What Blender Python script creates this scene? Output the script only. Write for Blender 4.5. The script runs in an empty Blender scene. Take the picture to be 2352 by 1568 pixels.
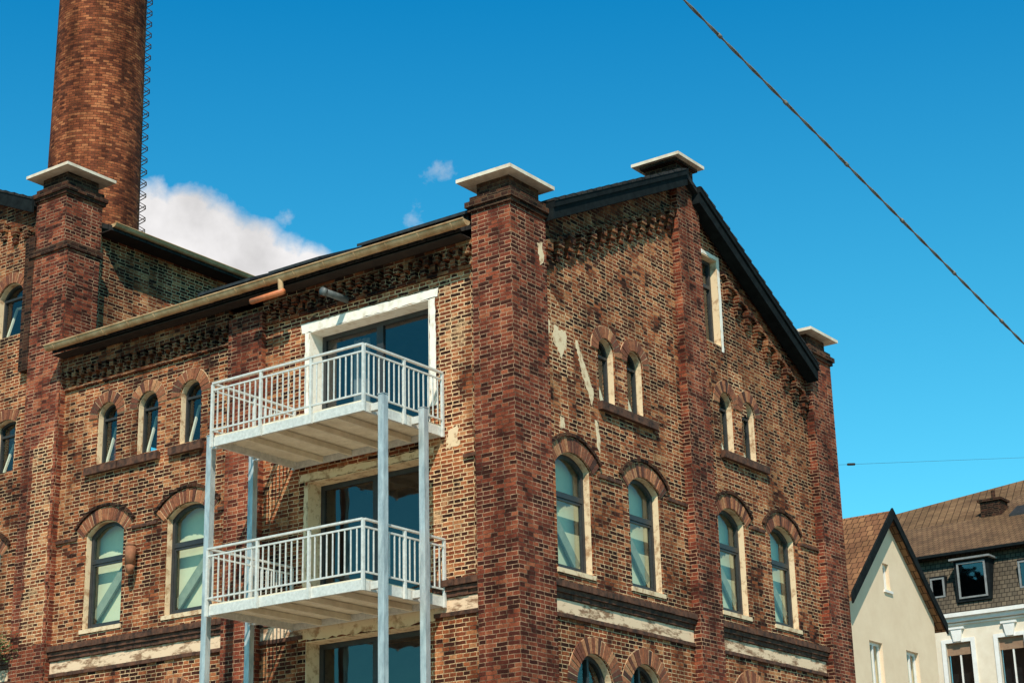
import bpy, bmesh, math, random
from mathutils import Vector, Matrix
random.seed(7)
scene=bpy.context.scene
scene.view_settings.view_transform='Standard'
scene.view_settings.look='None'
scene.view_settings.exposure=0
rad=math.radians

# ------------------------------------------------------------------ materials
def newmat(name):
    m=bpy.data.materials.new(name); m.use_nodes=True
    nt=m.node_tree; b=nt.nodes['Principled BSDF']
    return m,nt,nt.nodes,nt.links,b
def ramp(nodes,stops,interp='LINEAR'):
    r=nodes.new('ShaderNodeValToRGB'); r.color_ramp.interpolation=interp
    cr=r.color_ramp
    while len(cr.elements)<len(stops): cr.elements.new(0.5)
    for e,(p,c) in zip(cr.elements,stops):
        e.position=p; e.color=(c[0],c[1],c[2],1) if hasattr(c,'__len__') else (c,c,c,1)
    return r
def mix(nodes,links,fac,a,b,mode='MIX'):
    n=nodes.new('ShaderNodeMix'); n.data_type='RGBA'; n.blend_type=mode
    for s,v in ((n.inputs[0],fac),(n.inputs[6],a),(n.inputs[7],b)):
        if hasattr(v,'is_linked') or hasattr(v,'links'): links.new(v,s)
        elif hasattr(v,'__len__'): s.default_value=(v[0],v[1],v[2],1)
        else: s.default_value=v
    return n.outputs[2]
def noise(nodes,links,vec,scale,detail=4,rough=.6):
    n=nodes.new('ShaderNodeTexNoise'); n.inputs['Scale'].default_value=scale
    n.inputs['Detail'].default_value=detail; n.inputs['Roughness'].default_value=rough
    if vec is not None: links.new(vec,n.inputs['Vector'])
    return n.outputs['Fac']
def mapping(nodes,links,vec,scale):
    n=nodes.new('ShaderNodeMapping'); n.inputs['Scale'].default_value=scale
    links.new(vec,n.inputs['Vector']); return n.outputs[0]

def brick_mat(name,cols,mortar=(.50,.37,.20),mort_dark=(.10,.06,.04),bw=.25,rh=.077,ms=.0085,soot=.5,smear=.62,mortar_keep=.5,squash=.6):
    m,nt,N,L,b=newmat(name)
    uv=N.new('ShaderNodeUVMap'); uv.uv_map='UVMap'
    tc=N.new('ShaderNodeTexCoord'); ob=tc.outputs['Object']
    nz=N.new('ShaderNodeTexNoise'); nz.inputs['Scale'].default_value=6; nz.inputs['Detail'].default_value=4; L.new(ob,nz.inputs['Vector'])
    vm=N.new('ShaderNodeVectorMath'); vm.operation='MULTIPLY_ADD'
    L.new(nz.outputs['Color'],vm.inputs[0]); vm.inputs[1].default_value=(.035,.024,0)
    L.new(uv.outputs[0],vm.inputs[2])
    br=N.new('ShaderNodeTexBrick'); L.new(vm.outputs[0],br.inputs['Vector'])
    br.offset=.5; br.squash=squash; br.squash_frequency=2
    I=br.inputs
    I['Color1'].default_value=(0,0,0,1); I['Color2'].default_value=(1,1,1,1); I['Mortar'].default_value=(.5,.5,.5,1)
    I['Scale'].default_value=1; I['Mortar Size'].default_value=ms; I['Mortar Smooth'].default_value=.2
    I['Bias'].default_value=0; I['Brick Width'].default_value=bw; I['Row Height'].default_value=rh
    zn=noise(N,L,ob,.55,4,.6)
    za=N.new('ShaderNodeMath'); za.operation='MULTIPLY_ADD'; L.new(zn,za.inputs[0]); za.inputs[1].default_value=1.4; za.inputs[2].default_value=-.74
    zb=N.new('ShaderNodeMath'); zb.operation='ADD'; zb.use_clamp=True; L.new(br.outputs['Color'],zb.inputs[0]); L.new(za.outputs[0],zb.inputs[1])
    r=ramp(N,cols); L.new(zb.outputs[0],r.inputs[0])
    fine=noise(N,L,ob,35,4,.7)
    fr=ramp(N,[(.3,.6),(.7,1.3)]); L.new(fine,fr.inputs[0])
    c=mix(N,L,1.0,r.outputs[0],fr.outputs[0],'MULTIPLY')
    mn=noise(N,L,ob,1.7,5,.65)
    mr=ramp(N,[(mortar_keep-.10,mort_dark),(mortar_keep+.05,mortar)]); L.new(mn,mr.inputs[0])
    mf=noise(N,L,ob,14,3,.7)
    mfr=ramp(N,[(.3,.5),(.65,1.2)]); L.new(mf,mfr.inputs[0])
    mc=mix(N,L,1.0,mr.outputs[0],mfr.outputs[0],'MULTIPLY')
    c=mix(N,L,br.outputs['Fac'],c,mc)
    sn=noise(N,L,ob,2.6,7,.75)
    sr=ramp(N,[(smear,0.0),(smear+.12,.7)]); L.new(sn,sr.inputs[0])
    c=mix(N,L,sr.outputs[0],c,(mortar[0]*.8,mortar[1]*.72,mortar[2]*.66))
    mv=mapping(N,L,ob,(1.3,1.3,.28))
    so=noise(N,L,mv,.9,6,.65)
    sor=ramp(N,[(.36,soot),(.60,1.08)]); L.new(so,sor.inputs[0])
    c=mix(N,L,1.0,c,sor.outputs[0],'MULTIPLY')
    L.new(c,b.inputs['Base Color']); b.inputs['Roughness'].default_value=.9
    b.inputs['Specular IOR Level'].default_value=.12
    inv=N.new('ShaderNodeMath'); inv.operation='MULTIPLY_ADD'; L.new(br.outputs['Fac'],inv.inputs[0]); inv.inputs[1].default_value=-1
    L.new(fine,inv.inputs[2])
    bp=N.new('ShaderNodeBump'); bp.inputs['Strength'].default_value=.85; bp.inputs['Distance'].default_value=.015
    L.new(inv.outputs[0],bp.inputs['Height']); L.new(bp.outputs[0],b.inputs['Normal'])
    return m
wallcols=[(0,(.035,.012,.008)),(.16,(.075,.022,.013)),(.36,(.18,.046,.021)),(.62,(.30,.078,.031)),(.83,(.40,.122,.048)),(1,(.54,.23,.10))]
piercols=[(0,(.05,.015,.010)),(.2,(.10,.025,.017)),(.5,(.20,.045,.025)),(.8,(.29,.068,.034)),(1,(.40,.12,.058))]
LIME=(.80,.53,.30)
BR=brick_mat('weathered_brick',wallcols,mortar=LIME,ms=.0082,smear=.67,mortar_keep=.45,soot=.42)
BRR=brick_mat('gable_brick',wallcols,mortar=LIME,ms=.0078,soot=.48,smear=.66,mortar_keep=.46)
BRS=brick_mat('limewashed_brick',wallcols,mortar=LIME,ms=.0115,soot=.8,smear=.54,mortar_keep=.25)
BP=brick_mat('pier_brick',piercols,mortar=(.60,.36,.22),ms=.0068,soot=.48,smear=.72,mortar_keep=.49)
BFR=brick_mat('shade_darkened_frieze_brick',[(k,(a*.62,b*.6,c*.6)) for k,(a,b,c) in wallcols],mortar=(.46,.30,.17),ms=.0075,soot=.35,smear=.70,mortar_keep=.5)  # wall brick colours darkened to paint in deeper shade below eaves and verges
BD=brick_mat('sooty_brick',[(0,(.012,.008,.007)),(.5,(.055,.022,.015)),(1,(.13,.05,.027))],mortar=(.14,.085,.05),soot=.5,smear=.75)
BC=brick_mat('chimney_brick',[(0,(.09,.025,.014)),(.3,(.20,.054,.025)),(.7,(.31,.085,.035)),(1,(.44,.155,.065))],mortar=(.13,.06,.032),mort_dark=(.05,.02,.015),bw=.24,rh=.095,ms=.009,soot=.36,smear=.78,squash=1)
def vouss_mat():
    m,nt,N,L,b=newmat('arch_brick')
    g=N.new('ShaderNodeNewGeometry')
    r=ramp(N,[(0,(.06,.020,.012)),(.3,(.19,.055,.026)),(.75,(.33,.11,.046)),(1,(.48,.22,.10))]); L.new(g.outputs['Random Per Island'],r.inputs[0])
    tc=N.new('ShaderNodeTexCoord'); f=noise(N,L,tc.outputs['Object'],22,5,.7)
    fr=ramp(N,[(.3,.4),(.7,1.3)]); L.new(f,fr.inputs[0])
    L.new(mix(N,L,1,r.outputs[0],fr.outputs[0],'MULTIPLY'),b.inputs['Base Color']); b.inputs['Roughness'].default_value=.9
    return m
VM=vouss_mat()
def mottled(name,c1,c2,scale=6,rough=.85,metal=0,bump=.15,stretch=(1,1,1),lo=.35,hi=.65,spec=.4):
    m,nt,N,L,b=newmat(name)
    tc=N.new('ShaderNodeTexCoord'); v=mapping(N,L,tc.outputs['Object'],stretch)
    f=noise(N,L,v,scale,6,.68)
    r=ramp(N,[(lo,c1),(hi,c2)]); L.new(f,r.inputs[0]); L.new(r.outputs[0],b.inputs['Base Color'])
    b.inputs['Roughness'].default_value=rough; b.inputs['Metallic'].default_value=metal
    b.inputs['Specular IOR Level'].default_value=spec
    if bump:
        bp=N.new('ShaderNodeBump'); bp.inputs['Strength'].default_value=bump; bp.inputs['Distance'].default_value=.01
        L.new(f,bp.inputs['Height']); L.new(bp.outputs[0],b.inputs['Normal'])
    return m
MORT=mottled('lime_mortar',(.34,.21,.12),(.76,.52,.30),8)
PLAS=mottled('white_plaster',(.66,.56,.44),(.86,.80,.70),5,lo=.3,hi=.5)
PLOLD=mottled('old_plaster',(.40,.23,.12),(.76,.58,.37),5,lo=.36,hi=.50)
CREAMB=mottled('rendered_band',(.26,.14,.075),(.78,.56,.37),2.6,stretch=(1,1,3),lo=.41,hi=.52)
STONE=mottled('cap_stone',(.58,.46,.34),(.82,.72,.58),4)
SILL=mottled('sooty_sill',(.025,.013,.009),(.15,.062,.034),6)
SLATE=mottled('dark_slate',(.012,.013,.014),(.035,.037,.038),8,rough=.6)
FASC=mottled('fascia_paint',(.007,.009,.010),(.014,.018,.019),5,rough=.8,spec=.05)
WOOD=mottled('dark_soffit',(.015,.010,.008),(.035,.022,.016),6)
FRAME=mottled('anthracite_frame',(.024,.026,.028),(.038,.040,.042),6,rough=.45,bump=0)
GALV=mottled('galvanised_steel',(.54,.54,.50),(.74,.73,.68),14,rough=.5,metal=.1,bump=.05)
GALP=mottled('galvanised_post',(.34,.38,.39),(.62,.65,.64),9,rough=.42,metal=.35,bump=.05,stretch=(1,1,.3))
DECK=mottled('deck_sheet',(.66,.57,.42),(.84,.75,.58),3,rough=.7)
GUT=mottled('weathered_zinc',(.36,.21,.10),(.60,.42,.24),3,rough=.7,metal=.0,bump=0,spec=.1)
TERR=mottled('orange_pipe',(.50,.14,.05),(.66,.22,.09),8,rough=.5)
GREYP=mottled('grey_pipe',(.07,.08,.08),(.13,.14,.14),8,rough=.5)
BLIND=mottled('room_wall',(.66,.66,.50),(.78,.77,.60),1.5,bump=0)
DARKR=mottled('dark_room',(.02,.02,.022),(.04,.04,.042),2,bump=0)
CURT=mottled('curtain',(.45,.46,.44),(.7,.7,.67),5,stretch=(6,6,.2))
CREAM=mottled('cream_render',(.72,.55,.38),(.79,.62,.44),1.3)
WHITE=mottled('white_paint',(.70,.68,.64),(.8,.78,.75),3,rough=.6)
IRON=mottled('rusty_iron',(.02,.015,.012),(.06,.035,.025),10)
CABLE=mottled('cable_sheath',(.08,.07,.06),(.30,.27,.23),60)
ASPH=mottled('asphalt',(.04,.04,.042),(.065,.064,.062),.8)
PAVE=mottled('paving',(.22,.18,.14),(.30,.25,.19),.7)
LEAF=mottled('leaf',(.03,.07,.015),(.08,.14,.04),12)
def tile_mat(name,c1,c2,tw=.22,th=.3):
    m,nt,N,L,b=newmat(name)
    uv=N.new('ShaderNodeUVMap'); uv.uv_map='UVMap'
    br=N.new('ShaderNodeTexBrick'); L.new(uv.outputs[0],br.inputs['Vector']); br.offset=.5
    I=br.inputs; I['Scale'].default_value=1; I['Brick Width'].default_value=tw; I['Row Height'].default_value=th
    I['Mortar Size'].default_value=.02; I['Mortar Smooth'].default_value=.6
    I['Color1'].default_value=(*c1,1); I['Color2'].default_value=(*c2,1); I['Mortar'].default_value=(c1[0]*.25,c1[1]*.25,c1[2]*.25,1)
    tc=N.new('ShaderNodeTexCoord'); f=noise(N,L,tc.outputs['Object'],.8,5)
    fr=ramp(N,[(.3,.6),(.7,1.2)]); L.new(f,fr.inputs[0])
    L.new(mix(N,L,1,br.outputs['Color'],fr.outputs[0],'MULTIPLY'),b.inputs['Base Color'])
    b.inputs['Roughness'].default_value=.8
    b.inputs['Specular IOR Level'].default_value=.2
    sx=N.new('ShaderNodeSeparateXYZ'); L.new(uv.outputs[0],sx.inputs[0])
    mo=N.new('ShaderNodeMath'); mo.operation='FRACT'
    dv=N.new('ShaderNodeMath'); dv.operation='DIVIDE'; dv.inputs[1].default_value=th; L.new(sx.outputs[1],dv.inputs[0]); L.new(dv.outputs[0],mo.inputs[0])
    iv=N.new('ShaderNodeMath'); iv.operation='SUBTRACT'; iv.inputs[0].default_value=1; L.new(mo.outputs[0],iv.inputs[1])
    bp=N.new('ShaderNodeBump'); bp.inputs['Strength'].default_value=1; bp.inputs['Distance'].default_value=.06
    L.new(iv.outputs[0],bp.inputs['Height']); L.new(bp.outputs[0],b.inputs['Normal'])
    return m
TILE=tile_mat('brown_tiles',(.15,.085,.045),(.21,.125,.065))
TILER=tile_mat('red_brown_tiles',(.20,.09,.045),(.30,.15,.07))
TILED=tile_mat('slate_shingles',(.085,.068,.048),(.14,.11,.075),.2,.18)
TILEM=tile_mat('anthracite_tiles',(.018,.018,.018),(.030,.028,.026))
def glass_mat(name,tint=(.75,.85,.82),refl=.10):
    m=bpy.data.materials.new(name); m.use_nodes=True; nt=m.node_tree; N=nt.nodes; L=nt.links
    N.remove(N['Principled BSDF']); out=N['Material Output']
    t=N.new('ShaderNodeBsdfTransparent'); t.inputs[0].default_value=(*tint,1)
    g=N.new('ShaderNodeBsdfGlossy'); g.inputs['Roughness'].default_value=.03; g.inputs['Color'].default_value=(.9,.88,.86,1)
    lw=N.new('ShaderNodeLayerWeight'); lw.inputs[0].default_value=.5
    pw=N.new('ShaderNodeMath'); pw.operation='POWER'; pw.inputs[1].default_value=4; L.new(lw.outputs['Facing'],pw.inputs[0])
    ad=N.new('ShaderNodeMath'); ad.operation='MULTIPLY_ADD'; ad.inputs[1].default_value=.8; ad.inputs[2].default_value=refl; ad.use_clamp=True; L.new(pw.outputs[0],ad.inputs[0])
    tc=N.new('ShaderNodeTexCoord'); nf=noise(N,L,tc.outputs['Object'],1.2,2)
    bp=N.new('ShaderNodeBump'); bp.inputs['Strength'].default_value=.12; bp.inputs['Distance'].default_value=.05
    L.new(nf,bp.inputs['Height']); L.new(bp.outputs[0],g.inputs['Normal'])
    mx=N.new('ShaderNodeMixShader'); L.new(ad.outputs[0],mx.inputs[0]); L.new(t.outputs[0],mx.inputs[1]); L.new(g.outputs[0],mx.inputs[2])
    L.new(mx.outputs[0],out.inputs[0]); return m
GLASS=glass_mat('window_glass',(.90,.95,.86),refl=.08)
GLASSD=glass_mat('door_glass',(.45,.5,.52),.10)

# ------------------------------------------------------------------ mesh helpers
def empty(name):
    e=bpy.data.objects.new(name,None); scene.collection.objects.link(e); return e
class Part:
    def __init__(s,name,parent,mat,smooth=False): s.n=name;s.p=parent;s.m=mat;s.v=[];s.f=[];s.sm=smooth;s.uv=None
    def add(s,vs,fs):
        o=len(s.v); s.v+= [tuple(v) for v in vs]; s.f+=[tuple(i+o for i in f) for f in fs]
    def box(s,x0,x1,y0,y1,z0,z1):
        s.add([(x0,y0,z0),(x1,y0,z0),(x1,y1,z0),(x0,y1,z0),(x0,y0,z1),(x1,y0,z1),(x1,y1,z1),(x0,y1,z1)],
              [(0,3,2,1),(4,5,6,7),(0,1,5,4),(1,2,6,5),(2,3,7,6),(3,0,4,7)])
    def pbox(s,pl,u0,u1,v0,v1,w0,w1):
        a=M(pl,u0,v0,w0); b=M(pl,u1,v1,w1)
        s.box(*[k for i in range(3) for k in (min(a[i],b[i]),max(a[i],b[i]))])
    def prism(s,pl,pts,w0,w1):
        n=len(pts)
        s.add([M(pl,u,v,w0) for u,v in pts]+[M(pl,u,v,w1) for u,v in pts],
              [tuple(range(n)),tuple(range(2*n-1,n-1,-1))]+[(i,(i+1)%n,n+(i+1)%n,n+i) for i in range(n)])
    def tube(s,a,b,r,n=8,r2=None,caps=True):
        a=Vector(a);b=Vector(b);d=(b-a).normalized(); t=d.orthogonal().normalized(); q=d.cross(t); r2=r if r2 is None else r2
        vs=[a+(t*math.cos(i*2*math.pi/n)+q*math.sin(i*2*math.pi/n))*r for i in range(n)]+[b+(t*math.cos(i*2*math.pi/n)+q*math.sin(i*2*math.pi/n))*r2 for i in range(n)]
        fs=[(i,(i+1)%n,n+(i+1)%n,n+i) for i in range(n)]
        if caps: fs+=[tuple(range(n)),tuple(range(2*n-1,n-1,-1))]
        s.add(vs,fs)
    def bar(s,a,b,w,h):
        a=Vector(a);b=Vector(b);d=(b-a).normalized(); z=Vector((0,0,1))
        if abs(d.z)>.95: z=Vector((0,1,0))
        t=d.cross(z).normalized()*w/2; q=t.cross(d).normalized()*h/2
        vs=[p+x*t+y*q for p in (a,b) for x,y in ((-1,-1),(1,-1),(1,1),(-1,1))]
        s.add(vs,[(0,1,2,3),(7,6,5,4),(0,4,5,1),(1,5,6,2),(2,6,7,3),(3,7,4,0)])
    def done(s,recalc=True):
        me=bpy.data.meshes.new(s.n); me.from_pydata(s.v,[],s.f)
        bm=bmesh.new(); bm.from_mesh(me)
        if recalc: bmesh.ops.recalc_face_normals(bm,faces=bm.faces)
        bm.normal_update(); ul=bm.loops.layers.uv.new('UVMap')
        for f in bm.faces:
            n=f.normal; t=Vector((0,0,1)).cross(n)
            if t.length<.05: t=Vector((1,0,0)); b=Vector((0,1,0))
            else: t.normalize(); b=n.cross(t)
            for l in f.loops: l[ul].uv=(l.vert.co.dot(t)+50,l.vert.co.dot(b)+50)
            f.smooth=s.sm
        bm.to_mesh(me); bm.free(); me.materials.append(s.m)
        o=bpy.data.objects.new(s.n,me); scene.collection.objects.link(o)
        if s.p: o.parent=s.p
        return o
def M(pl,u,v,w): return (pl[1]+w,u,v) if pl[0]=='L' else (u,pl[1]+w,v)

def filled_wall(part,pl,outer,holes,t):
    cu=bpy.data.curves.new('tmp','CURVE'); cu.dimensions='2D'; cu.fill_mode='BOTH'; cu.extrude=t/2
    for pts in [outer]+holes:
        sp=cu.splines.new('POLY'); sp.points.add(len(pts)-1)
        for i,(u,v) in enumerate(pts): sp.points[i].co=(u,v,0,1)
        sp.use_cyclic_u=True
    ob=bpy.data.objects.new('tmp',cu); scene.collection.objects.link(ob)
    dg=bpy.context.evaluated_depsgraph_get(); dg.update()
    me=bpy.data.meshes.new_from_object(ob.evaluated_get(dg))
    bm=bmesh.new(); bm.from_mesh(me); bmesh.ops.remove_doubles(bm,verts=bm.verts,dist=.0002)
    bm.verts.ensure_lookup_table()
    part.add([M(pl,v.co.x,v.co.y,v.co.z+t/2) for v in bm.verts],[tuple(v.index for v in f.verts) for f in bm.faces])
    bm.free(); bpy.data.objects.remove(ob)

def arch_outline(u0,u1,z0,z1,rise,n=14):
    if rise<=0: return [(u0,z0),(u1,z0),(u1,z1),(u0,z1)]
    w=u1-u0; R=(w*w/4+rise*rise)/(2*rise); uc=(u0+u1)/2; zc=z1-R; a=math.asin(min(1,w/2/R))
    pts=[(u0,z0),(u1,z0)]
    for i in range(n+1):
        t=a-2*a*i/n; pts.append((uc+R*math.sin(t),zc+R*math.cos(t)))
    return pts

bld=empty('brick_factory_building')
XL,YR=0.13,0.19
PL=('L',XL); PR=('R',YR)
vo=Part('arch_voussoirs',bld,VM); vom=Part('arch_mortar',bld,MORT); hood=Part('arch_hoods',bld,BD)
sills=Part('window_sills',bld,SILL); rev=Part('window_reveals',bld,PLOLD); frm=Part('window_frames',bld,FRAME)
gl=Part('window_glass',bld,GLASS); rooms=Part('room_interiors',bld,BLIND); dark=Part('dark_interiors',bld,DARKR)
seams=Part('interior_beams',bld,WHITE); beams2=Part('roof_struts_inside',bld,mottled('strut_paint',(.22,.26,.22),(.32,.36,.31),4))
def inset(o,t):
    us=[p[0] for p in o]; zs=[p[1] for p in o]; uc=(min(us)+max(us))/2; zc=(min(zs)+max(zs))/2
    su=(max(us)-min(us)-2*t)/(max(us)-min(us)); sz=(max(zs)-min(zs)-2*t)/(max(zs)-min(zs))
    return [(uc+(u-uc)*su,zc+(z-zc)*sz) for u,z in o]
def ring(part,pl,o,i,w0,w1):
    n=len(o); vs=[M(pl,u,v,w0) for u,v in o]+[M(pl,u,v,w0) for u,v in i]+[M(pl,u,v,w1) for u,v in o]+[M(pl,u,v,w1) for u,v in i]
    fs=[]
    for k in range(n):
        j=(k+1)%n; fs+=[(k,j,n+j,n+k),(2*n+k,2*n+j,3*n+j,3*n+k),(n+k,n+j,3*n+j,3*n+k),(k,j,2*n+j,2*n+k)]
    part.add(fs=fs,vs=vs)
def voussoirs(pl,u0,u1,z1,rise,depth,hoodw=0,extra=.0):
    w=u1-u0; R=(w*w/4+rise*rise)/(2*rise); uc=(u0+u1)/2; zc=z1-R; a=math.asin(min(1,w/2/R))+extra
    rm=R+depth*.5; n=max(9,int(2*a*R/.078)); 
    for k in range(n):
        jit=random.uniform(-.003,.003)
        a0=-a+2*a*k/n; a1=-a+2*a*(k+1)/n; g=.0095/rm
        a0+=g+jit/rm;a1-=g-jit/rm; d=-.014-random.random()*.016; ro=R+depth*(1.03-.10*random.random()); ri=R+.003
        pts=[(uc+r*math.sin(t),zc+r*math.cos(t)) for r,t in ((ri,a0),(ri,a1),(ro,a1),(ro,a0))]
        vo.prism(pl,pts,d,.02)
    m=16
    o=[(uc+(R+depth)*math.sin(-a+2*a*k/m),zc+(R+depth)*math.cos(-a+2*a*k/m)) for k in range(m+1)]
    i=[(uc+(R+.002)*math.sin(-a+2*a*k/m),zc+(R+.002)*math.cos(-a+2*a*k/m)) for k in range(m+1)]
    for k in range(m): vom.prism(pl,[i[k],i[k+1],o[k+1],o[k]],-.010,.01)
    if hoodw:
        r0=R+depth+.012; n=int(2*a*r0/.12)
        for k in range(n):
            t0=-a+2*a*k/n;t1=-a+2*a*(k+1)/n-.006; e=random.uniform(0,.012)
            hood.prism(pl,[(uc+r*math.sin(t),zc+r*math.cos(t)) for r,t in ((r0,t0),(r0,t1),(r0+hoodw-e,t1),(r0+hoodw-e,t0))],-.065+e,.01)
holes={'L':[],'R':[],'W':[]}
def window(key,pl,u0,u1,z0,z1,rise,kind):
    o=arch_outline(u0,u1,z0,z1,rise); holes[key].append(o)
    dp=.19
    oi=inset(o,.004)
    ii=inset(o,.012)
    ring(rev,pl,oi,ii,.03 if kind!='attic' else -.004,dp)
    fo=inset(o,.013); fi=inset(o,.085 if kind!='small' else .06)
    ring(frm,pl,fo,fi,dp-.03,dp+.05)
    gp=inset(o,.06); gl.add([M(pl,u,v,dp+.015) for u,v in gp],[tuple(range(len(gp)))])
    if kind=='big':
        zt=z1-.80
        frm.pbox(pl,u0+.05,u1-.05,zt-.05,zt+.05,dp-.035,dp+.045)
        ring(frm,pl,[(u0+.08,z0+.08),(u1-.08,z0+.08),(u1-.08,zt-.06),(u0+.08,zt-.06)],[(u0+.12,z0+.12),(u1-.12,z0+.12),(u1-.12,zt-.10),(u0+.12,zt-.10)],dp-.02,dp+.03)
        rooms.pbox(pl,u0-.25,u1+.25,z0-.15,z1+.2,dp+.24,dp+.28)
        j=random.uniform(-.15,.1)
        a=M(pl,u0+.0,z1-.75+j,dp+.14); b=M(pl,u1-.05,z0+.25+j,dp+.14)
        beams2.bar(a,b,.05,.20)
    elif kind=='small':
        frm.pbox(pl,u0+.04,u1-.04,z1-.36,z1-.31,dp-.035,dp+.045)
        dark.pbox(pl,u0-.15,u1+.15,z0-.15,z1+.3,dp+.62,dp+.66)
        pv=[M(pl,u0+.07,z0+.06,dp+.06),M(pl,u1-.07,z0+.06,dp+.06),M(pl,u1-.07,z1-.42,dp+.30),M(pl,u0+.07,z1-.42,dp+.30)]
        for i in range(4): seams.bar(pv[i],pv[(i+1)%4],.045,.045)
    elif kind=='attic':
        zt=z1-.62
        frm.pbox(pl,u0+.05,u1-.05,zt-.04,zt+.04,dp-.035,dp+.045)
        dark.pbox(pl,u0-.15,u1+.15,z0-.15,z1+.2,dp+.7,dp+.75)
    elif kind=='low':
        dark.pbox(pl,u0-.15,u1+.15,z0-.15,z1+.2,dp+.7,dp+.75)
        frm.pbox(pl,u0+.05,u1-.05,z0+1.2,z0+1.28,dp-.035,dp+.045)
        frm.pbox(pl,(u0+u1)/2-.03,(u0+u1)/2+.03,z0+.05,z1-.05,dp-.034,dp+.044)
    if kind=='big': voussoirs(pl,u0,u1,z1,rise,.29,.07,.10)
    if kind=='small': voussoirs(pl,u0,u1,z1,rise,.25,0,0)
    if kind=='low': voussoirs(pl,u0,u1,z1,rise,.30,0,0)
for a,b in ((1.48,2.64),(3.96,5.10),(7.42,8.56),(9.68,10.82)): window('R',PR,a,b,8.16,10.38,.24,'big')
for a,b in ((3.06,3.66),(4.10,4.70),(7.78,8.38),(8.76,9.36)): window('R',PR,a,b,11.62,12.96,.2999,'small')
for a,b in ((1.95,3.15),(3.70,4.90),(7.80,9.0),(9.75,10.95)): window('R',PR,a,b,4.2,6.72,.55,'low')
window('R',PR,7.20,8.04,13.98,15.97,0,'attic')
for a,b in ((7.66,8.86),(10.12,11.28)): window('L',PL,a,b,8.16,10.39,.24,'big')
for a,b in ((7.98,8.60),(9.24,9.86),(10.48,11.10)): window('L',PL,a,b,11.66,12.99,.3099,'small')
for a,b in ((7.9,9.1),(10.2,11.4)): window('L',PL,a,b,4.2,6.60,.55,'low')
window('W',PL,13.80,14.70,15.22,16.52,.30,'small')
window('W',PL,13.80,14.50,12.00,13.22,.10,'small')
window('W',PL,14.02,15.15,8.16,10.39,.24,'big')
for k in range(2):
    window('W',PL,16.3+k*3,17.4+k*3,8.16,10.39,.24,'big'); window('W',PL,16.4+k*3,17.1+k*3,12.0,13.3,.3,'small')
DO=[(10.72,13.30),(7.62,10.26),(4.5,7.2)]
ddr=Part('balcony_door_frames',bld,FRAME); dgl=Part('balcony_door_glass',bld,GLASSD); drev=Part('balcony_door_reveals',bld,PLAS); drev2=Part('old_door_reveals',bld,PLOLD)
cur=Part('curtains',bld,CURT)
for k,(za,zb) in enumerate(DO):
    u0,u1=(2.02,5.02) if k==0 else (2.2,5.02)
    holes['L'].append(arch_outline(u0,u1,za,zb,0))
    o=arch_outline(u0,u1,za,zb,0)
    ring(drev if k==0 else drev2,PL,inset(o,.003),inset(o,.014),-.012,.44)
    dp=.36
    ring(ddr,PL,inset(o,.015),inset(o,.11),dp,dp+.07)
    uu=(u0+u1)/2; ddr.pbox(PL,uu-.08,uu+.08,za+.10,zb-.10,dp-.01,dp+.06)
    gp=inset(o,.09); dgl.add([M(PL,u,v,dp+.03) for u,v in gp],[(0,1,2,3)])
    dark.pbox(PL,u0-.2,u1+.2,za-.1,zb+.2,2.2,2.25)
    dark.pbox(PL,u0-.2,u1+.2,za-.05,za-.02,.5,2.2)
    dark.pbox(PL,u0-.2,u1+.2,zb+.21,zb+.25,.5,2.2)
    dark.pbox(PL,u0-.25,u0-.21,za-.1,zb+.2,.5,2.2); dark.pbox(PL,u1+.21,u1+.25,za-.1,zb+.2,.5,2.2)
    if k==0:
        for i in range(6):
            cur.tube(M(PL,u1-.55-i*.06,za+.05,.75+.03*(i%2)),M(PL,u1-.55-i*.06,zb-.1,.75+.03*(i%2)),.04,8)
# ---- walls
wl=Part('left_facade_wall',bld,BR)
filled_wall(wl,PL,[(.50,0),(12.6,0),(12.6,14.16),(.50,14.16)],holes['L'],.30); wl.done()
zrl=lambda x:14.90+.472*(x-.891)
zrr=lambda x:14.50+.545*(11.73-x)
XR=6.306
wr=Part('gable_facade_wall',bld,BRR)
filled_wall(wr,PR,[(.3,0),(12.8,0),(12.8,zrr(12.8)-.16),(XR,zrl(XR)-.16),(.3,zrl(.3)-.16)],holes['R'],.30); wr.done()
zw=lambda y:18.35+.43*(y-13.56)
ww=Part('wing_facade_wall',bld,BR)
filled_wall(ww,PL,[(12.9,0),(25.4,0),(25.4,17.6),(19.1,zw(19.1)-.18),(12.9,zw(12.9)-.18)],holes['W'],.30); ww.done()
sw=Part('side_and_back_walls',bld,BR)
sw.box(1.0,13.2,12.52,12.8,13.0,17.62)
sw.box(12.72,12.98,.5,25.3,0,13.7); sw.box(.45,13,25.0,25.3,0,17.6)
sw.done()
# ---- piers
pr=Part('brick_piers',bld,BP)
pr.box(0,1.12,0,.90,0,14.74)
pr.box(6.15,7.05,0,.45,0,17.30)
pr.box(11.93,13.0,0,.90,0,14.74)
pr.box(0,.4,6.20,7.12,0,13.98)
pr.box(-.02,1.06,12.36,13.36,16.9,18.22)
pr.box(-.05,.9,12.19,13.30,0,16.9)
pr.done()
dk=Part('pier_corbels',bld,BD)
def corbel(x0,x1,y0,y1,z):
    dk.box(x0-.05,x1+.05,y0-.05,y1+.05,z,z+.08)
    dk.box(x0-.09,x1+.09,y0-.09,y1+.09,z+.082,z+.19)
    dk.box(x0-.02,x1+.02,y0-.02,y1+.02,z+.192,z+.30)
    dk.box(x0+.08,x1-.08,y0+.08,y1-.08,z+.302,z+.58)
corbel(0,1.12,0,.90,14.72); corbel(11.93,13.0,0,.9,14.72); corbel(-.02,1.06,12.36,13.36,18.22)
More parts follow.
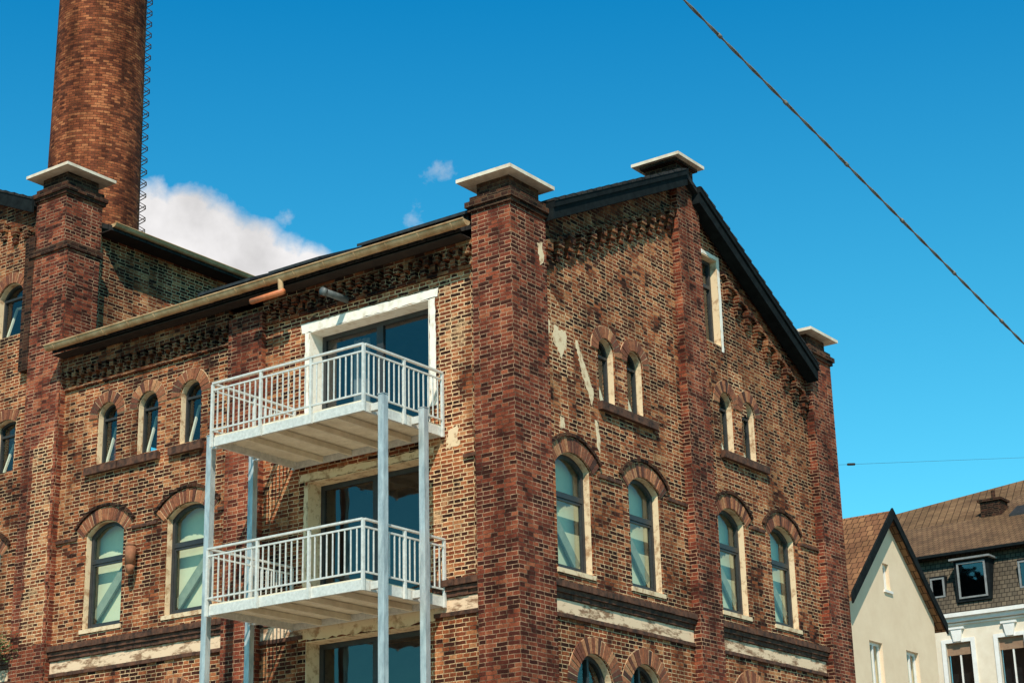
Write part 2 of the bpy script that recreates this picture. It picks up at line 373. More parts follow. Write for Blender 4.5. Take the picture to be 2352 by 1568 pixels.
dk.box(6.3,6.98,.06,.85,17.25,17.70); dk.box(6.15,7.06,-.02,.9,17.703,17.77)
dk.box(-.10,.95,12.14,13.45,16.85,17.0); dk.box(-.06,.9,13.3,13.62,14.2,17.4)
dk.done()
cap=Part('pier_cap_slabs',bld,STONE)
def slab(x0,x1,y0,y1,z):
    cap.box(x0,x1,y0,y1,z,z+.07)
slab(-.20,1.24,-.16,1.10,15.30); slab(11.76,13.16,-.18,1.06,15.30); slab(6.06,7.16,-.14,1.06,17.775); slab(-.22,1.24,12.14,13.56,18.81)
cap.done()
# ---- frieze left facade
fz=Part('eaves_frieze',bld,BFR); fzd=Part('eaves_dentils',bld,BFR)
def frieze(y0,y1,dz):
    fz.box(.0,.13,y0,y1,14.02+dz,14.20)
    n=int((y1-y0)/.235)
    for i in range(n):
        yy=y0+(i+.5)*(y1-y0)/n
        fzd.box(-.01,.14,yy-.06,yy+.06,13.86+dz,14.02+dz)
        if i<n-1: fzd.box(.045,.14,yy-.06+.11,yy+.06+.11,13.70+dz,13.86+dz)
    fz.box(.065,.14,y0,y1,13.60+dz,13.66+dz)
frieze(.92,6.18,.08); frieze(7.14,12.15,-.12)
# ---- raking corbel tables on the gable
def rake(x0,x1,fn,sp):
    drop=.86
    n=int((x1-x0)/sp)
    for i in range(n):
        xx=x0+(i+.5)*(x1-x0)/n; zt=fn(xx)-drop+.05
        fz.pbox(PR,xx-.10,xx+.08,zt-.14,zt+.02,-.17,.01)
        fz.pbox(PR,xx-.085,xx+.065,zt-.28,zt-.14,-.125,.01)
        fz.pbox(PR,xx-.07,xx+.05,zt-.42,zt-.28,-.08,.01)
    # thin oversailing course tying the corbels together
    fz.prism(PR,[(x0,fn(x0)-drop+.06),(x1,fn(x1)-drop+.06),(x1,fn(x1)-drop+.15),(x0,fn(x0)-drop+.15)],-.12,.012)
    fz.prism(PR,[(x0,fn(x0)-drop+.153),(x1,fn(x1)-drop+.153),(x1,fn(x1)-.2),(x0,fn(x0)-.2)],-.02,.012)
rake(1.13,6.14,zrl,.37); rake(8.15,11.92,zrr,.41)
for i in range(12):
    yy=13.75+i*.42; zt=zw(yy)-.75
    if yy<19:
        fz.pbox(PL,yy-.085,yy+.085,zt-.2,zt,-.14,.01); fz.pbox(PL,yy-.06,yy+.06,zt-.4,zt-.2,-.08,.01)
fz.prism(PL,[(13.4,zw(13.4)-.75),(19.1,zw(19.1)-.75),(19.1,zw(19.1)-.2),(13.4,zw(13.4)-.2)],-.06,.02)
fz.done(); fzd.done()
# ---- string courses
st=Part('string_courses',bld,SILL); bd=Part('rendered_bands',bld,CREAMB)
def brickrow(pl,u0,u1,z0,z1,w,step=.125):
    n=max(1,round((u1-u0)/step))
    for i in range(n):
        a=u0+(u1-u0)*i/n; b=u0+(u1-u0)*(i+1)/n-.006; e=random.uniform(-.008,.010); f=random.uniform(-.005,.005)
        st.pbox(pl,a,b,z0+f*.5,z1+f,w+e,.01)
def courses(pl,u0,u1,cream=True):
    brickrow(pl,u0,u1,7.78,7.895,-.14); st.pbox(pl,u0,u1,7.69,7.77,-.09,.011); brickrow(pl,u0,u1,7.60,7.685,-.05,.25)
    if cream: bd.pbox(pl,u0,u1,7.34,7.58,-.012,.01)
    brickrow(pl,u0,u1,7.26,7.33,-.05,.25)
courses(PR,1.125,6.148); courses(PR,7.055,11.925); courses(PL,.905,1.95); courses(PL,7.125,12.18); courses(PL,5.1,6.19)
courses(PL,13.32,25)
def impost(pl,segs):
    for a,b in segs: brickrow(pl,a,b,10.08,10.145,-.045,.25)
impost(PR,((1.125,1.22),(2.90,3.70),(5.36,6.148),(7.055,7.16),(8.82,9.42),(11.08,11.925)))
impost(PL,((7.125,7.40),(9.12,9.86),(11.54,12.18)))
impost(PL,((.905,1.25),))
for pl,a,b in ((PR,3.0,3.98),(PR,4.0,5.04),(PR,7.72,8.68),(PR,8.70,9.70),(PL,9.12,10.30),(PL,10.34,11.34),(PL,7.86,8.80)):
    st.pbox(pl,a,b,11.44,11.60,-.11,.02)
for pl,us in ((PR,((1.48,2.64),(3.96,5.10),(7.42,8.56),(9.68,10.82))),(PL,((7.66,8.86),(10.12,11.28),(14.02,15.15)))):
    for a,b in us: rev.pbox(pl,a-.04,b+.04,8.07,8.155,-.03,.16)
st.done(); bd.done()
for p in (vo,vom,hood,sills,rev,frm,gl,rooms,dark,seams,beams2,ddr,dgl,drev,drev2,cur):
    if p.v: p.done()
# ---- plaster patches
pt=Part('plaster_surrounds',bld,PLAS); po=Part('plaster_remains',bld,PLOLD); ps_=Part('limewashed_brickwork',bld,BRS)
def ragged(pts,amt,step=.09):
    out=[]
    for i,(a,b) in enumerate(pts):
        c,d=pts[(i+1)%len(pts)]; L=math.hypot(c-a,d-b); n=max(1,int(L/step))
        for k in range(n):
            t=k/n; out.append((a+(c-a)*t+random.uniform(-amt,amt)*(k>0),b+(d-b)*t+random.uniform(-amt,amt)*(k>0)))
    return out
def patch(part,pl,pts,amt=.03,w=-.007,step=.09):
    filled=ragged(pts,amt,step); filled_wall(part,(pl[0],pl[1]+w),filled,[],.006)
patch(pt,PL,[(1.82,13.31),(5.22,13.31),(5.25,13.50),(1.80,13.48)],.012)
patch(pt,PL,[(1.86,11.2),(2.01,11.2),(2.01,13.30),(1.88,13.30)],.012)
patch(pt,PL,[(5.03,10.8),(5.13,10.8),(5.14,13.30),(5.03,13.30)],.012)
patch(ps_,PL,[(1.05,7.95),(2.1,7.95),(2.1,10.9),(1.80,11.2),(1.80,13.55),(5.4,13.6),(5.3,13.68),(1.2,13.66),(1.1,12.5),(1.45,11.6),(1.0,10.4)],.045,-.003)
patch(po,PL,[(1.95,10.28),(5.25,10.28),(5.2,10.42),(1.95,10.41)],.02)
patch(po,PL,[(5.03,8.0),(5.14,8.0),(5.12,10.2),(5.03,10.2)],.02)
patch(po,PL,[(1.35,10.35),(1.65,10.30),(1.6,10.65),(1.40,10.75)],.05,step=.05)
patch(po,PL,[(1.95,7.22),(5.2,7.22),(5.2,7.5),(1.95,7.5)],.03)
patch(pt,PR,[(8.045,13.87),(8.14,13.87),(8.16,16.08),(7.07,16.08),(7.07,15.985),(8.045,15.985)],.010)
patch(ps_,PR,[(1.14,13.9),(1.5,13.4),(2.2,13.0),(2.2,11.8),(1.5,11.9),(1.14,12.0)],.05,-.003)
patch(ps_,PR,[(8.3,13.6),(8.9,13.5),(9.0,12.6),(8.5,12.5)],.05,-.003)
patch(po,PR,[(1.16,13.5),(1.22,13.45),(1.32,12.95),(1.44,12.8),(1.40,12.50),(1.25,12.7),(1.18,13.0)],.03,step=.05)
patch(po,PR,[(1.60,12.78),(1.80,12.72),(1.95,12.75),(1.97,12.45),(1.80,12.15),(1.68,12.35),(1.53,12.45)],.045,step=.05)
patch(po,PR,[(2.28,12.65),(2.38,12.62),(2.67,12.1),(2.86,11.7),(2.80,11.40),(2.62,11.75),(2.48,12.0)],.03,step=.05)
patch(po,PR,[(2.86,11.2),(2.96,11.15),(3.03,10.8),(2.99,10.55),(2.92,10.65)],.02,step=.05)
patch(po,PR,[(1.66,10.78),(1.84,10.80),(1.82,11.0),(1.70,11.02)],.02,step=.05)
patch(ps_,PL,[(7.15,7.95),(7.55,7.95),(7.5,8.5),(7.15,8.4)],.04,-.003)
patch(ps_,('L',0.0),[(12.25,8.0),(13.0,8.0),(12.9,12.3),(12.3,12.6)],.05,-.0555)
patch(po,('R',0.0),[(.82,14.15),(1.0,14.2),(1.03,13.85),(.90,13.72),(.86,14.0)],.03,step=.05)
pt.done(); po.done(); ps_.done()
# ---- roofs
rf=Part('main_roof',bld,TILEM); sf=Part('roof_soffits',bld,WOOD)
def slope(part,x0,x1,fn,y0,y1,t=.12):
    part.prism(('R',0),[(x0,fn(x0)),(x1,fn(x1)),(x1,fn(x1)-t),(x0,fn(x0)-t)],y0,y1)
slope(rf,-.33,1.13,zrl,.92,12.15,.08); slope(rf,1.132,XR,zrl,-.16,12.6)
slope(rf,XR+.002,11.92,zrr,-.16,12.6); slope(rf,11.922,13.4,zrr,.92,12.6)
def wslope(x0,x1,y0,y1,fn,t=.12):
    rf.prism(('L',0),[(y0,fn(y0)),(y1,fn(y1)),(y1,fn(y1)-t),(y0,fn(y0)-t)],x0,x1)
zw2=lambda y:zw(19.1)-.43*(y-19.1)
wslope(-.08,13.4,13.38,19.1,zw); wslope(1.08,13.4,12.02,13.378,zw); wslope(-.08,13.4,19.102,26,zw2)
rf.done()
fa=Part('verge_boards',bld,FASC)
def verge(x0,x1,fn,y0):
    fa.prism(('R',0),[(x0,fn(x0)+.04),(x1,fn(x1)+.04),(x1,fn(x1)-.10),(x0,fn(x0)-.10)],y0-.03,y0+.20)
    fa.prism(('R',0),[(x0,fn(x0)-.104),(x1,fn(x1)-.104),(x1,fn(x1)-.34),(x0,fn(x0)-.34)],y0+.01,y0+.30)
verge(1.13,XR,zrl,-.20); verge(6.78,11.92,zrr,-.20)
fa.prism(('L',0),[(13.38,zw(13.38)+.04),(19.1,zw(19.1)+.04),(19.1,zw(19.1)-.30),(13.38,zw(13.38)-.30)],-.15,-.09)
fa.done()
vt=Part('verge_tiles',bld,TILEM)
def vtiles(x0,x1,fn,y0,y1):
    n=int((x1-x0)/.30)
    for i in range(n):
        a=x0+i*(x1-x0)/n; b=a+(x1-x0)/n-.012
        s=fn(b)-fn(a); up=.045 if s>0 else 0; dn=0.045-up
        vt.prism(('R',0),[(a,fn(a)+.045+up),(b,fn(b)+.045+dn),(b,fn(b)+.02),(a,fn(a)+.02)],y0,y1)
vtiles(1.13,6.2,zrl,-.245,.3); vtiles(6.8,11.92,zrr,-.245,.3)
for i in range(18):
    a=13.4+i*.31; b=a+.298
    vt.prism(('L',0),[(a,zw(a)+.09),(b,zw(b)+.045),(b,zw(b)+.02),(a,zw(a)+.02)],-.17,.3)
vt.done()
sf.box(-.31,.0,.92,12.15,14.205,14.225); sf.box(1.08,13.2,12.06,12.51,17.58,17.60)
sf.done()
pn=Part('solar_panels',bld,SLATE)
for a,b,x0,x1,h in ((1.0,3.7,.0,1.9,.32),(4.75,6.1,.05,1.6,.31),(6.6,8.1,.05,1.6,.31)):
    pn.prism(('R',0),[(x0,zrl(x0)+h),(x1,zrl(x1)+h),(x1,zrl(x1)+h-.06),(x0,zrl(x0)+h-.06)],a,b)
    for yy in (a+.1,(a+b)/2,b-.14): pn.box(x0+.03,x0+.08,yy,yy+.05,zrl(x0),zrl(x0)+h-.05)
    pn.prism(('R',0),[(x0+.1,zrl(x0+.1)+h-.064),(x1,zrl(x1)+h-.064),(x1,zrl(x1)+.004),(x0+.1,zrl(x0+.1)+.004)],a+.05,b-.05)
pn.done()
gu=Part('eaves_gutters',bld,GUT)
def gutter_profile(cx,cz,r,sgn=1):
    return [(cx+r*math.cos(math.pi+math.pi*i/8),cz+r*math.sin(math.pi+math.pi*i/8)) for i in range(9)]
def sweep(pl,prof,w0,w1): gu.prism(pl,prof,w0,w1)
sweep(('R',0),gutter_profile(-.46,14.37,.105),.66,12.16)
gu.tube((-.572,.66,14.375),(-.572,12.16,14.375),.016,6)
for i in range(15): gu.prism(('R',0),gutter_profile(-.46,14.37,.115),.95+i*.78,.975+i*.78)
gu.prism(('L',0),gutter_profile(11.98,17.72,.085),1.08,13.3)
gu.tube((1.08,11.89,17.725),(13.3,11.89,17.725),.014,6)
gu.tube((-.48,5.27,14.30),(-.47,5.25,14.02),.055,10)
gu.done()
pp=Part('drain_spout',bld,TERR,True)
pp.tube((-.47,5.18,14.03),(-.44,6.08,14.03),.062,12); pp.done()
gp_=Part('vent_pipe',bld,GREYP,True); gp_.tube((-.62,4.02,13.72),(.2,4.02,13.74),.07,12); gp_.tube((-.64,4.02,13.72),(-.56,4.02,13.72),.08,12); gp_.done()
wlp=empty('wall_lamp')
a=Part('lamp_body',wlp,mottled('terracotta',(.20,.08,.04),(.34,.14,.07),9),True)
a.tube((-.08,9.66,9.28),(-.08,9.66,9.66),.11,12); a.tube((-.08,9.66,9.665),(-.08,9.66,9.74),.12,12,.05); a.tube((-.08,9.66,9.10),(-.08,9.66,9.278),.06,12,.1); a.tube((-.02,9.66,9.55),(.14,9.66,9.55),.03,8); a.done()
# ------------------------------------------------------------------ balconies
bal=empty('steel_balcony')
bf=Part('deck_frames',bal,GALV); dk2=Part('deck_panels',bal,DECK); rl=Part('railings',bal,GALV); ps=Part('posts',bal,GALP)
x0,x1=-2.13,.10; y0,y1=1.71,5.31
for zb in (10.56,7.44,4.33):
    h=.17
    bf.box(x0,x0+.06,y0,y1,zb,zb+h); bf.box(x0+.062,x1,y0,y0+.06,zb,zb+h); bf.box(x0+.062,x1,y1-.06,y1,zb,zb+h); bf.box(x1-.06,x1,y0+.062,y1-.062,zb,zb+h)
    for k in range(1,5):
        yy=y0+(y1-y0)*k/5; dk2.box(x0+.062,x1-.062,yy-.035,yy+.035,zb+.01,zb+.11)
    n=26; prof=[]
    for i in range(n*2+1):
        xx=x0+.07+(x1-x0-.14)*i/(n*2); prof.append((xx,zb+.115+(.022 if i%2 else 0)))
    for i in range(len(prof)-1):
        dk2.add([(prof[i][0],y0+.06,prof[i][1]),(prof[i+1][0],y0+.06,prof[i+1][1]),(prof[i+1][0],y1-.06,prof[i+1][1]),(prof[i][0],y1-.06,prof[i][1])],[(0,1,2,3)])
    dk2.box(x0+.01,x1,y0+.01,y1-.01,zb+.172,zb+.20)
    zt=zb+1.20; zl=zb+.30
    def run(ax,fixed,a,b,panels,k0):
        def pt(t,z): return (fixed,t,z) if ax=='y' else (t,fixed,z)
        e=.031 if ax=='x' else 0
        rl.bar(pt(a+e,zt),pt(b,zt),.06,.035); rl.bar(pt(a+e,zt-.13),pt(b,zt-.13),.03,.03); rl.bar(pt(a+e,zl),pt(b,zl),.03,.03)
        for k in range(k0,panels+1):
            t=a+(b-a)*k/panels; rl.bar(pt(t,zb-.02),pt(t,zt-.02),.05,.05)
        L=abs(b-a)/panels; m=max(3,int(L/.125))
        for k in range(panels):
            for j in range(1,m):
                t=a+(b-a)*(k+j/m)/panels; rl.bar(pt(t,zl),pt(t,zt-.13),.02,.02)
    run('y',x0-.03,y0-.03,y1+.03,3,0); run('x',y0-.03,x0-.03,x1-.04,2,1); run('x',y1+.03,x0-.03,x1-.04,2,1)
    for yy,s in ((1.44,1),(5.58,-1)):
        for xx in (-1.92,-.80): bf.box(xx-.05,xx+.05,min(yy,yy+s*.235),max(yy,yy+s*.235),zb+.02,zb+.15)
for yy in (1.44,5.58):
    for xx in (-1.92,-.80):
        t=.062
        ps.box(xx-t,xx+t,yy-t,yy+t,0.02,10.84)
        ps.box(xx-t-.01,xx+t+.01,yy-t-.01,yy+t+.01,10.842,10.855)
        ps.box(xx-.12,xx+.12,yy-.12,yy+.12,0,.019)
for p in (bf,dk2,rl,ps): p.done()
# ------------------------------------------------------------------ chimney
ch=empty('factory_chimney'); cxx,cyy=15.1,29.1
def chim():
    me=bpy.data.meshes.new('stack'); bm=bmesh.new(); ul=bm.loops.layers.uv.new('UVMap'); n=64
    rings=[(0,1.92),(20,1.72),(27,1.65),(36,1.58),(50,1.42),(50.01,1.6),(51,1.65),(52,1.5),(52.01,1.0)]
    R=[[bm.verts.new((cxx+r*math.cos(2*math.pi*i/n),cyy+r*math.sin(2*math.pi*i/n),z)) for i in range(n)] for z,r in rings]
    for k in range(len(rings)-1):
        for i in range(n):
            j=(i+1)%n; f=bm.faces.new((R[k][i],R[k][j],R[k+1][j],R[k+1][i])); f.smooth=True
            rr=1.65
            for l,(ii,kk) in zip(f.loops,((i,k),(i+1,k),(i+1,k+1),(i,k+1))): l[ul].uv=(2*math.pi*ii/n*rr,rings[kk][0])
    bm.to_mesh(me); bm.free(); me.materials.append(BC); o=bpy.data.objects.new('stack',me); scene.collection.objects.link(o); o.parent=ch
chim()
lad=Part('climbing_irons',ch,IRON)
az=rad(49.4-90-3); dx,dy=math.cos(az),math.sin(az); tx,ty=-dy,dx
z=8
while z<50:
    r=1.92-(z)*.0098 if z<27 else 1.655-(z-27)*.009
    a=(cxx+dx*(r-.03),cyy+dy*(r-.03)); b=(cxx+dx*(r+.20),cyy+dy*(r+.20))
    for s in (-.15,.15):
        lad.tube((a[0]+tx*s,a[1]+ty*s,z-.16),(b[0]+tx*s,b[1]+ty*s,z),.018,6)
        lad.tube((a[0]+tx*s,a[1]+ty*s,z+.14),(b[0]+tx*s,b[1]+ty*s,z),.014,6)
    lad.tube((b[0]-tx*.15,b[1]-ty*.15,z),(b[0]+tx*.15,b[1]+ty*.15,z),.018,6)
    z+=.46
lad.done()
# ------------------------------------------------------------------ cream gable house
hA=empty('cream_gable_house'); yA=5.0
w=Part('walls',hA,CREAM); xa,xb,xc,ze=23.62,29.7,26.62,11.6; zr=14.1
hAh=[arch_outline(a,b,c,d,0) for a,b,c,d in ((26.15,26.60,11.85,12.68),(24.75,25.65,8.75,10.15),(27.35,28.25,8.75,10.15),(24.75,25.65,5.6,7.0),(27.35,28.25,5.6,7.0))]
filled_wall(w,('R',yA),[(xa,0),(xb,0),(xb,ze-.1),(xc,zr),(xa,ze-.1)],hAh,.3)
w.box(xa,xa+.3,yA+.302,yA+9,0,ze-.1); w.box(xb-.3,xb,yA+.302,yA+9,0,ze-.1); w.box(xa,xb,yA+9.002,yA+9.3,0,ze-.1); w.done()
fw=Part('window_frames',hA,WHITE); gw=Part('window_panes',hA,GLASS); dw=Part('interiors',hA,CURT)
for o in hAh:
    ring(fw,('R',yA),inset(o,.004),inset(o,.09),.12,.18); i=inset(o,.07); gw.add([M(('R',yA),u,v,.15) for u,v in i],[(0,1,2,3)])
    u0,u1,v0,v1=o[0][0],o[1][0],o[0][1],o[2][1]
    if u1-u0>.6: fw.pbox(('R',yA),(u0+u1)/2-.04,(u0+u1)/2+.04,v0+.08,v1-.08,.115,.175)
    fw.pbox(('R',yA),u0-.06,u1+.06,v0-.08,v0-.004,-.06,.1)
    dw.pbox(('R',yA),u0-.1,u1+.1,v0,v1,.45,.5)
fw.done(); gw.done(); dw.done()
r=Part('tiled_roof',hA,TILER); e=.35; sl=(zr+.25-ze)/(xc-xa)
zz=lambda x: zr+.25-abs(x-xc)*sl
r.prism(('R',yA),[(xa-e,zz(xa-e)),(xc,zz(xc)),(xc,zz(xc)-.2),(xa-e,zz(xa-e)-.2)],-.25,9.5)
r.prism(('R',yA),[(xb+e,zz(xb+e)),(xc+.002,zz(xc)),(xc+.002,zz(xc)-.2),(xb+e,zz(xb+e)-.2)],-.25,9.5); r.done()
v=Part('verge_boards',hA,FASC)
v.prism(('R',yA),[(xa-e-.03,zz(xa-e)+.05),(xc,zz(xc)+.08),(xc,zz(xc)-.26),(xa-e-.03,zz(xa-e)-.28)],-.31,-.252)
v.prism(('R',yA),[(xb+e+.03,zz(xb+e)+.05),(xc+.002,zz(xc)+.08),(xc+.002,zz(xc)-.26),(xb+e+.03,zz(xb+e)-.28)],-.312,-.254); v.done()
# ------------------------------------------------------------------ mansard house
hB=empty('mansard_roof_house'); XB=40.0; PB=('L',XB)
w=Part('walls',hB,mottled('pale_facade',(.66,.56,.43),(.76,.67,.54),1.5))
hb=[]
for i in range(-4,6):
    yc=8.44-1.0-i*2.05+.0
    hb.append(arch_outline(yc+.5-.02,yc+1.48,10.2,12.25,0)); hb.append(arch_outline(yc+.48,yc+1.48,6.5,8.6,0))
filled_wall(w,PB,[(-8,0),(20,0),(20,13.0),(-8,13.0)],hb,.3)
w.box(XB,XB+9,-8,-7.7,0,13); w.box(XB,XB+9,19.7,20,0,13); w.done()
tr=Part('facade_ornament',hB,WHITE)
tr.box(XB-.35,XB+.1,-8,20,13.16,13.30); tr.box(XB-.2,XB+.1,-8,20,13.0,13.158); tr.box(XB-.06,XB+.05,-8,20,12.90,12.96)
gb=Part('window_panes',hB,GLASSD); db=Part('blinds',hB,mottled('brown_blind',(.22,.13,.08),(.30,.19,.12),4)); dd=Part('interiors',hB,DARKR)
for o in hb:
    u0,u1,v0,v1=o[0][0],o[1][0],o[0][1],o[2][1]
    ring(tr,PB,[(u0-.16,v0-.1),(u1+.16,v0-.1),(u1+.16,v1+.14),(u0-.16,v1+.14)],[(u0,v0),(u1,v0),(u1,v1),(u0,v1)],-.05,.02)
    tr.prism(PB,[(u0+.36,v1+.03),(u1-.36,v1+.03),(u1-.28,v1+.48),(u0+.28,v1+.48)],-.12,.01)
    tr.pbox(PB,u0+.2,u1-.2,v1+.482,v1+.56,-.15,.01)
    gb.add([M(PB,a,b,.16) for a,b in o],[(0,1,2,3)]); db.pbox(PB,u0,u1,v1-.45,v1,.10,.13)
    tr.pbox(PB,(u0+u1)/2-.03,(u0+u1)/2+.03,v0,v1-.45,.11,.15)
    dd.pbox(PB,u0-.1,u1+.1,v0,v1,.6,.65)
dd.done(); gb.done(); db.done(); tr.done()
mr=Part('mansard_slope',hB,TILED)
mr.prism(('R',0),[(XB-.28,13.30),(XB+.55,15.7),(XB+.9,15.7),(XB+.3,13.30)],-8,20); mr.done()
ur=Part('upper_roof',hB,TILE)
zu=lambda x:15.62+.525*(x-XB)
ur.add([(XB+.1,20,zu(XB+.1)),(XB+.1,-8,zu(XB+.1)),(XB+9,-8,zu(XB+9)),(XB+9,7.0,zu(XB+9)),(XB+3.95,8.4,zu(XB+3.95)),(XB+3.95,20,zu(XB+3.95)),
        (XB+9,20,15.6)],[(0,1,2,3,4,5),(5,4,3,6)])
ur.done(False)
fa=Part('roof_edge',hB,FASC); fa.box(XB-.02,XB+.2,-8,20,15.58,15.68); fa.done()
dm=Part('dormers',hB,FASC); dmw=Part('dormer_glass',hB,GLASSD); dmf=Part('dormer_frames',hB,mottled('dormer_grey',(.16,.17,.17),(.26,.27,.27),5))
for yc,hw,z0,z1,big in ((7.52,.52,13.80,15.15,1),(9.0,.24,14.0,14.75,0),(5.45,.30,13.95,14.95,0),(12.6,.6,13.75,15.25,1),(2.6,.6,13.75,15.25,1)):
    if big:
        dm.box(XB-.25,XB+1.0,yc-hw-.16,yc+hw+.16,z0-.12,z1+.1)
        dmf.box(XB-.42,XB+1.0,yc-hw-.28,yc+hw+.28,z1+.102,z1+.17)
    else: dm.box(XB-.02,XB+.6,yc-hw-.07,yc+hw+.07,z0-.07,z1+.07)
    xf=XB-.27 if big else XB-.04
    ring(dmf,('L',xf),[(yc-hw-.04,z0),(yc+hw+.04,z0),(yc+hw+.04,z1),(yc-hw-.04,z1)],[(yc-hw+.03,z0+.06),(yc+hw-.03,z0+.06),(yc+hw-.03,z1-.06),(yc-hw+.03,z1-.06)],-.03,.018)
    dmw.box(xf+.0,xf+.012,yc-hw+.05,yc+hw-.05,z0+.08,z1-.08)
dm.done(); dmw.done(); dmf.done()
cs=Part('chimney_stack',hB,BD); cs.box(XB+4,XB+4.8,7.7,8.55,17.2,18.35); cs.box(XB+3.92,XB+4.88,7.62,8.63,18.352,18.45); cs.tube((XB+4.4,8.1,18.45),(XB+4.4,8.1,18.85),.09,8); cs.done()
sk=Part('roof_windows',hB,SLATE)
for a,b in ((6.6,7.25),):
    p=[(XB+3.6,a),(XB+3.6,b),(XB+4.6,b),(XB+4.6,a)]; sk.add([(x,y,zu(x)+.08) for x,y in p]+[(x,y,zu(x)+.0) for x,y in p],[(0,1,2,3),(0,1,5,4),(1,2,6,5),(2,3,7,6),(3,0,4,7)])
sk.done()
# ------------------------------------------------------------------ cables
cb=empty('overhead_cable'); c=Part('twisted_cable',cb,CABLE,True)
P1=Vector((-9.95,-9.45,11.25)); P2=Vector((-1.79,-9.88,9.36)); d=P2-P1
A=P1-d*3; B=P1+d*4.5; N=900; t1=d.normalized().orthogonal().normalized(); t2=d.normalized().cross(t1)
for s in (0,math.pi):
    prev=None
    for i in range(N+1):
        q=A+(B-A)*i/N; an=i*.55+s; pnt=q+(t1*math.cos(an)+t2*math.sin(an))*.009
        if prev is not None: c.tube(prev,pnt,.010,5,caps=False)
        prev=pnt
for i in range(0,45): 
    q=A+(B-A)*(i+.5)/45; dn=d.normalized(); c.tube(q-dn*.03,q+dn*.03,.023,8)
c.done()
tw=empty('thin_overhead_wire'); c=Part('wire',tw,IRON); a=Vector((13.0,.05,12.3)); b=Vector((27.0,-.1,15.3)); c.tube(a,a+(b-a)*2,.0035,5)
m1=a+(b-a)*.045; m2=a+(b-a)*.07; c.tube(m1,m2,.03,8); c.done()
# ------------------------------------------------------------------ wall plant
pl_=Part('wall_plant',None,LEAF)
for i in range(420):
    p=Vector((-.16+random.gauss(-.08,.08),13.47+random.gauss(0,.20),7.98+random.gauss(0.05,.14))); s=random.uniform(.02,.05)
    u=Vector((random.uniform(-1,1),random.uniform(-1,1),random.uniform(-1,1))).normalized(); w_=u.orthogonal().normalized()
    pl_.add([p-u*s,p+w_*s*.5,p+u*s,p-w_*s*.5],[(0,1,2,3)])
pl_.done(False)
# ------------------------------------------------------------------ ground
g=Part('ground',None,PAVE); g.add([(-600,-600,0),(600,-600,0),(600,600,0),(-600,600,0)],[(0,1,2,3)]); g.done(False)
g=Part('road',None,ASPH); g.add([(-200,-12.5,.004),(200,-12.5,.004),(200,-4.5,.004),(-200,-4.5,.004)],[(0,1,2,3)]); g.done(False)
g=Part('pavement',None,mottled('kerb_stone',(.28,.27,.25),(.38,.36,.33),2)); g.box(-60,60,-4.5,-4.35,.0,.12); g.box(-60,60,-12.65,-12.5,0,.12); g.done()
# ------------------------------------------------------------------ sun and sky
sunv=Vector((-1.7,-1.15,2.1)).normalized()
sd=bpy.data.lights.new('sun','SUN'); sd.energy=5.0; sd.angle=rad(.5); sd.color=(1,.92,.78)
so=bpy.data.objects.new('sun',sd); scene.collection.objects.link(so); so.rotation_euler=sunv.to_track_quat('Z','Y').to_euler(); so.location=(-20,-20,40)
wd=bpy.data.worlds.new('World'); scene.world=wd; wd.use_nodes=True; N=wd.node_tree.nodes; L=wd.node_tree.links
bg=N['Background']; sky=N.new('ShaderNodeTexSky'); sky.sky_type='NISHITA'; sky.sun_disc=False
el=math.asin(sunv.z); sky.sun_elevation=el; sky.sun_rotation=math.atan2(sunv.x,sunv.y)
sky.air_density=1.0; sky.dust_density=.3; sky.ozone_density=2.0
tc=N.new('ShaderNodeTexCoord'); D=tc.outputs['Generated']
sz=N.new('ShaderNodeSeparateXYZ'); L.new(D,sz.inputs[0])
gr=ramp(N,[(.18,(.26,.84,.80)),(.34,(.13,.74,.79)),(.50,(.015,.60,.80)),(.64,(.26,.30,.30)),(1,(.20,.20,.19))]); L.new(sz.outputs[2],gr.inputs[0])
gr2=N.new('ShaderNodeVectorMath'); gr2.operation='SCALE'; gr2.inputs[3].default_value=2.1; L.new(gr.outputs[0],gr2.inputs[0])
tint=mix(N,L,1.0,sky.outputs[0],gr2.outputs[0],'MULTIPLY')
def dirv(px,py):
    az=47.79-.01445*(px-330); e_=23.10-.0132*(py-435)+.0006*(px-330)
    return Vector((math.cos(rad(e_))*math.cos(rad(az)),math.cos(rad(e_))*math.sin(rad(az)),math.sin(rad(e_))))
cur_=None
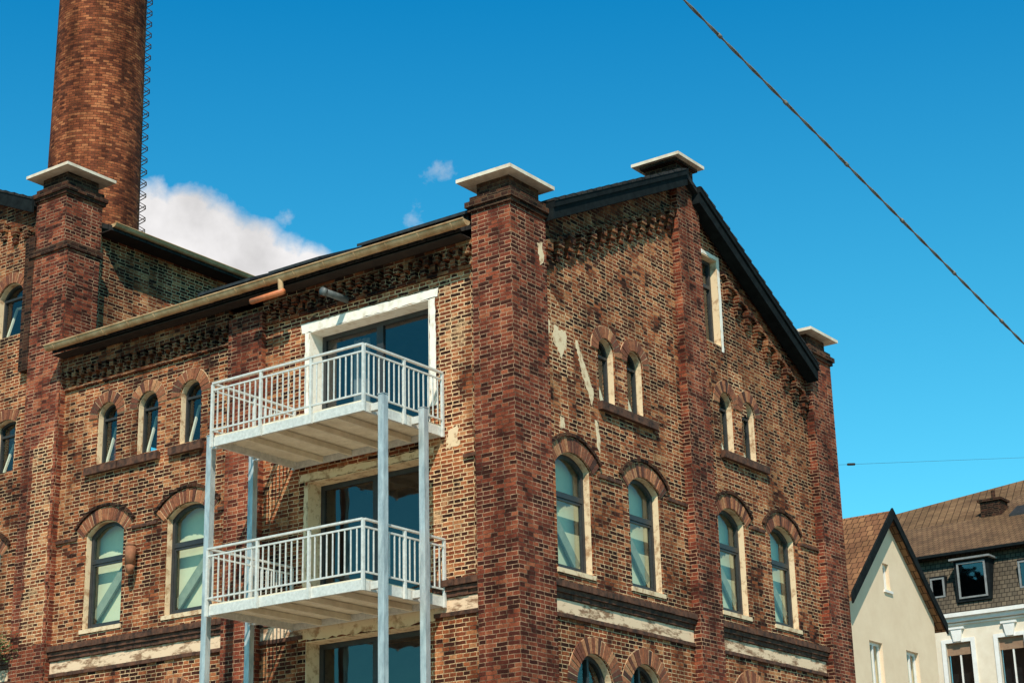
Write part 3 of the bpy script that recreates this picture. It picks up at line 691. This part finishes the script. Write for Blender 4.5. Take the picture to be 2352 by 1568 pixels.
for px,py,pr_,wt in ((350,525,100,1),(425,515,90,1),(500,545,85,1),(575,590,85,1),(645,615,70,1),(715,632,62,1),(450,620,120,1),(600,660,110,1),(1020,415,80,.22),(960,515,65,.27),(660,500,45,.24)):
    dn=N.new('ShaderNodeVectorMath'); dn.operation='DISTANCE'; L.new(D,dn.inputs[0]); dn.inputs[1].default_value=dirv(px,py)
    mr_=N.new('ShaderNodeMapRange'); L.new(dn.outputs['Value'],mr_.inputs[0]); mr_.inputs[1].default_value=0; mr_.inputs[2].default_value=pr_/4189*1.35; mr_.inputs[3].default_value=wt; mr_.inputs[4].default_value=0
    if cur_ is None: cur_=mr_.outputs[0]
    else:
        mx=N.new('ShaderNodeMath'); mx.operation='MAXIMUM'; L.new(cur_,mx.inputs[0]); L.new(mr_.outputs[0],mx.inputs[1]); cur_=mx.outputs[0]
cn=noise(N,L,D,42,8,.6)
ad=N.new('ShaderNodeMath'); ad.operation='MULTIPLY_ADD'; L.new(cn,ad.inputs[0]); ad.inputs[1].default_value=.9; L.new(cur_,ad.inputs[2])
cr=ramp(N,[(.60,0.0),(.98,1.0)]); L.new(ad.outputs[0],cr.inputs[0])
gate=ramp(N,[(.02,0.0),(.16,1.0)]); L.new(cur_,gate.inputs[0])
gm=N.new('ShaderNodeMath'); gm.operation='MULTIPLY'; L.new(cr.outputs[0],gm.inputs[0]); L.new(gate.outputs[0],gm.inputs[1])
cn2=noise(N,L,D,30,5,.55); cc=ramp(N,[(.3,.72),(.65,1.0)]); L.new(cn2,cc.inputs[0])
cc2=N.new('ShaderNodeVectorMath'); cc2.operation='MULTIPLY'; L.new(cc.outputs[0],cc2.inputs[0]); cc2.inputs[1].default_value=(9.4,9.2,9.2)
fin=mix(N,L,gm.outputs[0],tint,cc2.outputs[0])
L.new(fin,bg.inputs['Color']); bg.inputs['Strength'].default_value=.10
# ------------------------------------------------------------------ camera
pitch=rad(18.536);roll=rad(-1.408);yaw=rad(35.535)
fwv=Vector((math.cos(yaw)*math.cos(pitch),math.sin(yaw)*math.cos(pitch),math.sin(pitch)))
rv=Vector((math.sin(yaw),-math.cos(yaw),0)); uvv=rv.cross(fwv)
c_,s_=math.cos(roll),math.sin(roll); r2=c_*rv+s_*uvv; u2=-s_*rv+c_*uvv
mt=Matrix((r2,u2,-fwv)).transposed().to_4x4(); mt.translation=Vector((-25.243,-17.994,1.6))
cd=bpy.data.cameras.new('camera'); cd.sensor_width=36; cd.lens=4189.3/2352*36; cd.clip_end=3000; cd.clip_start=.1
co=bpy.data.objects.new('camera',cd); scene.collection.objects.link(co); co.matrix_world=mt; scene.camera=co
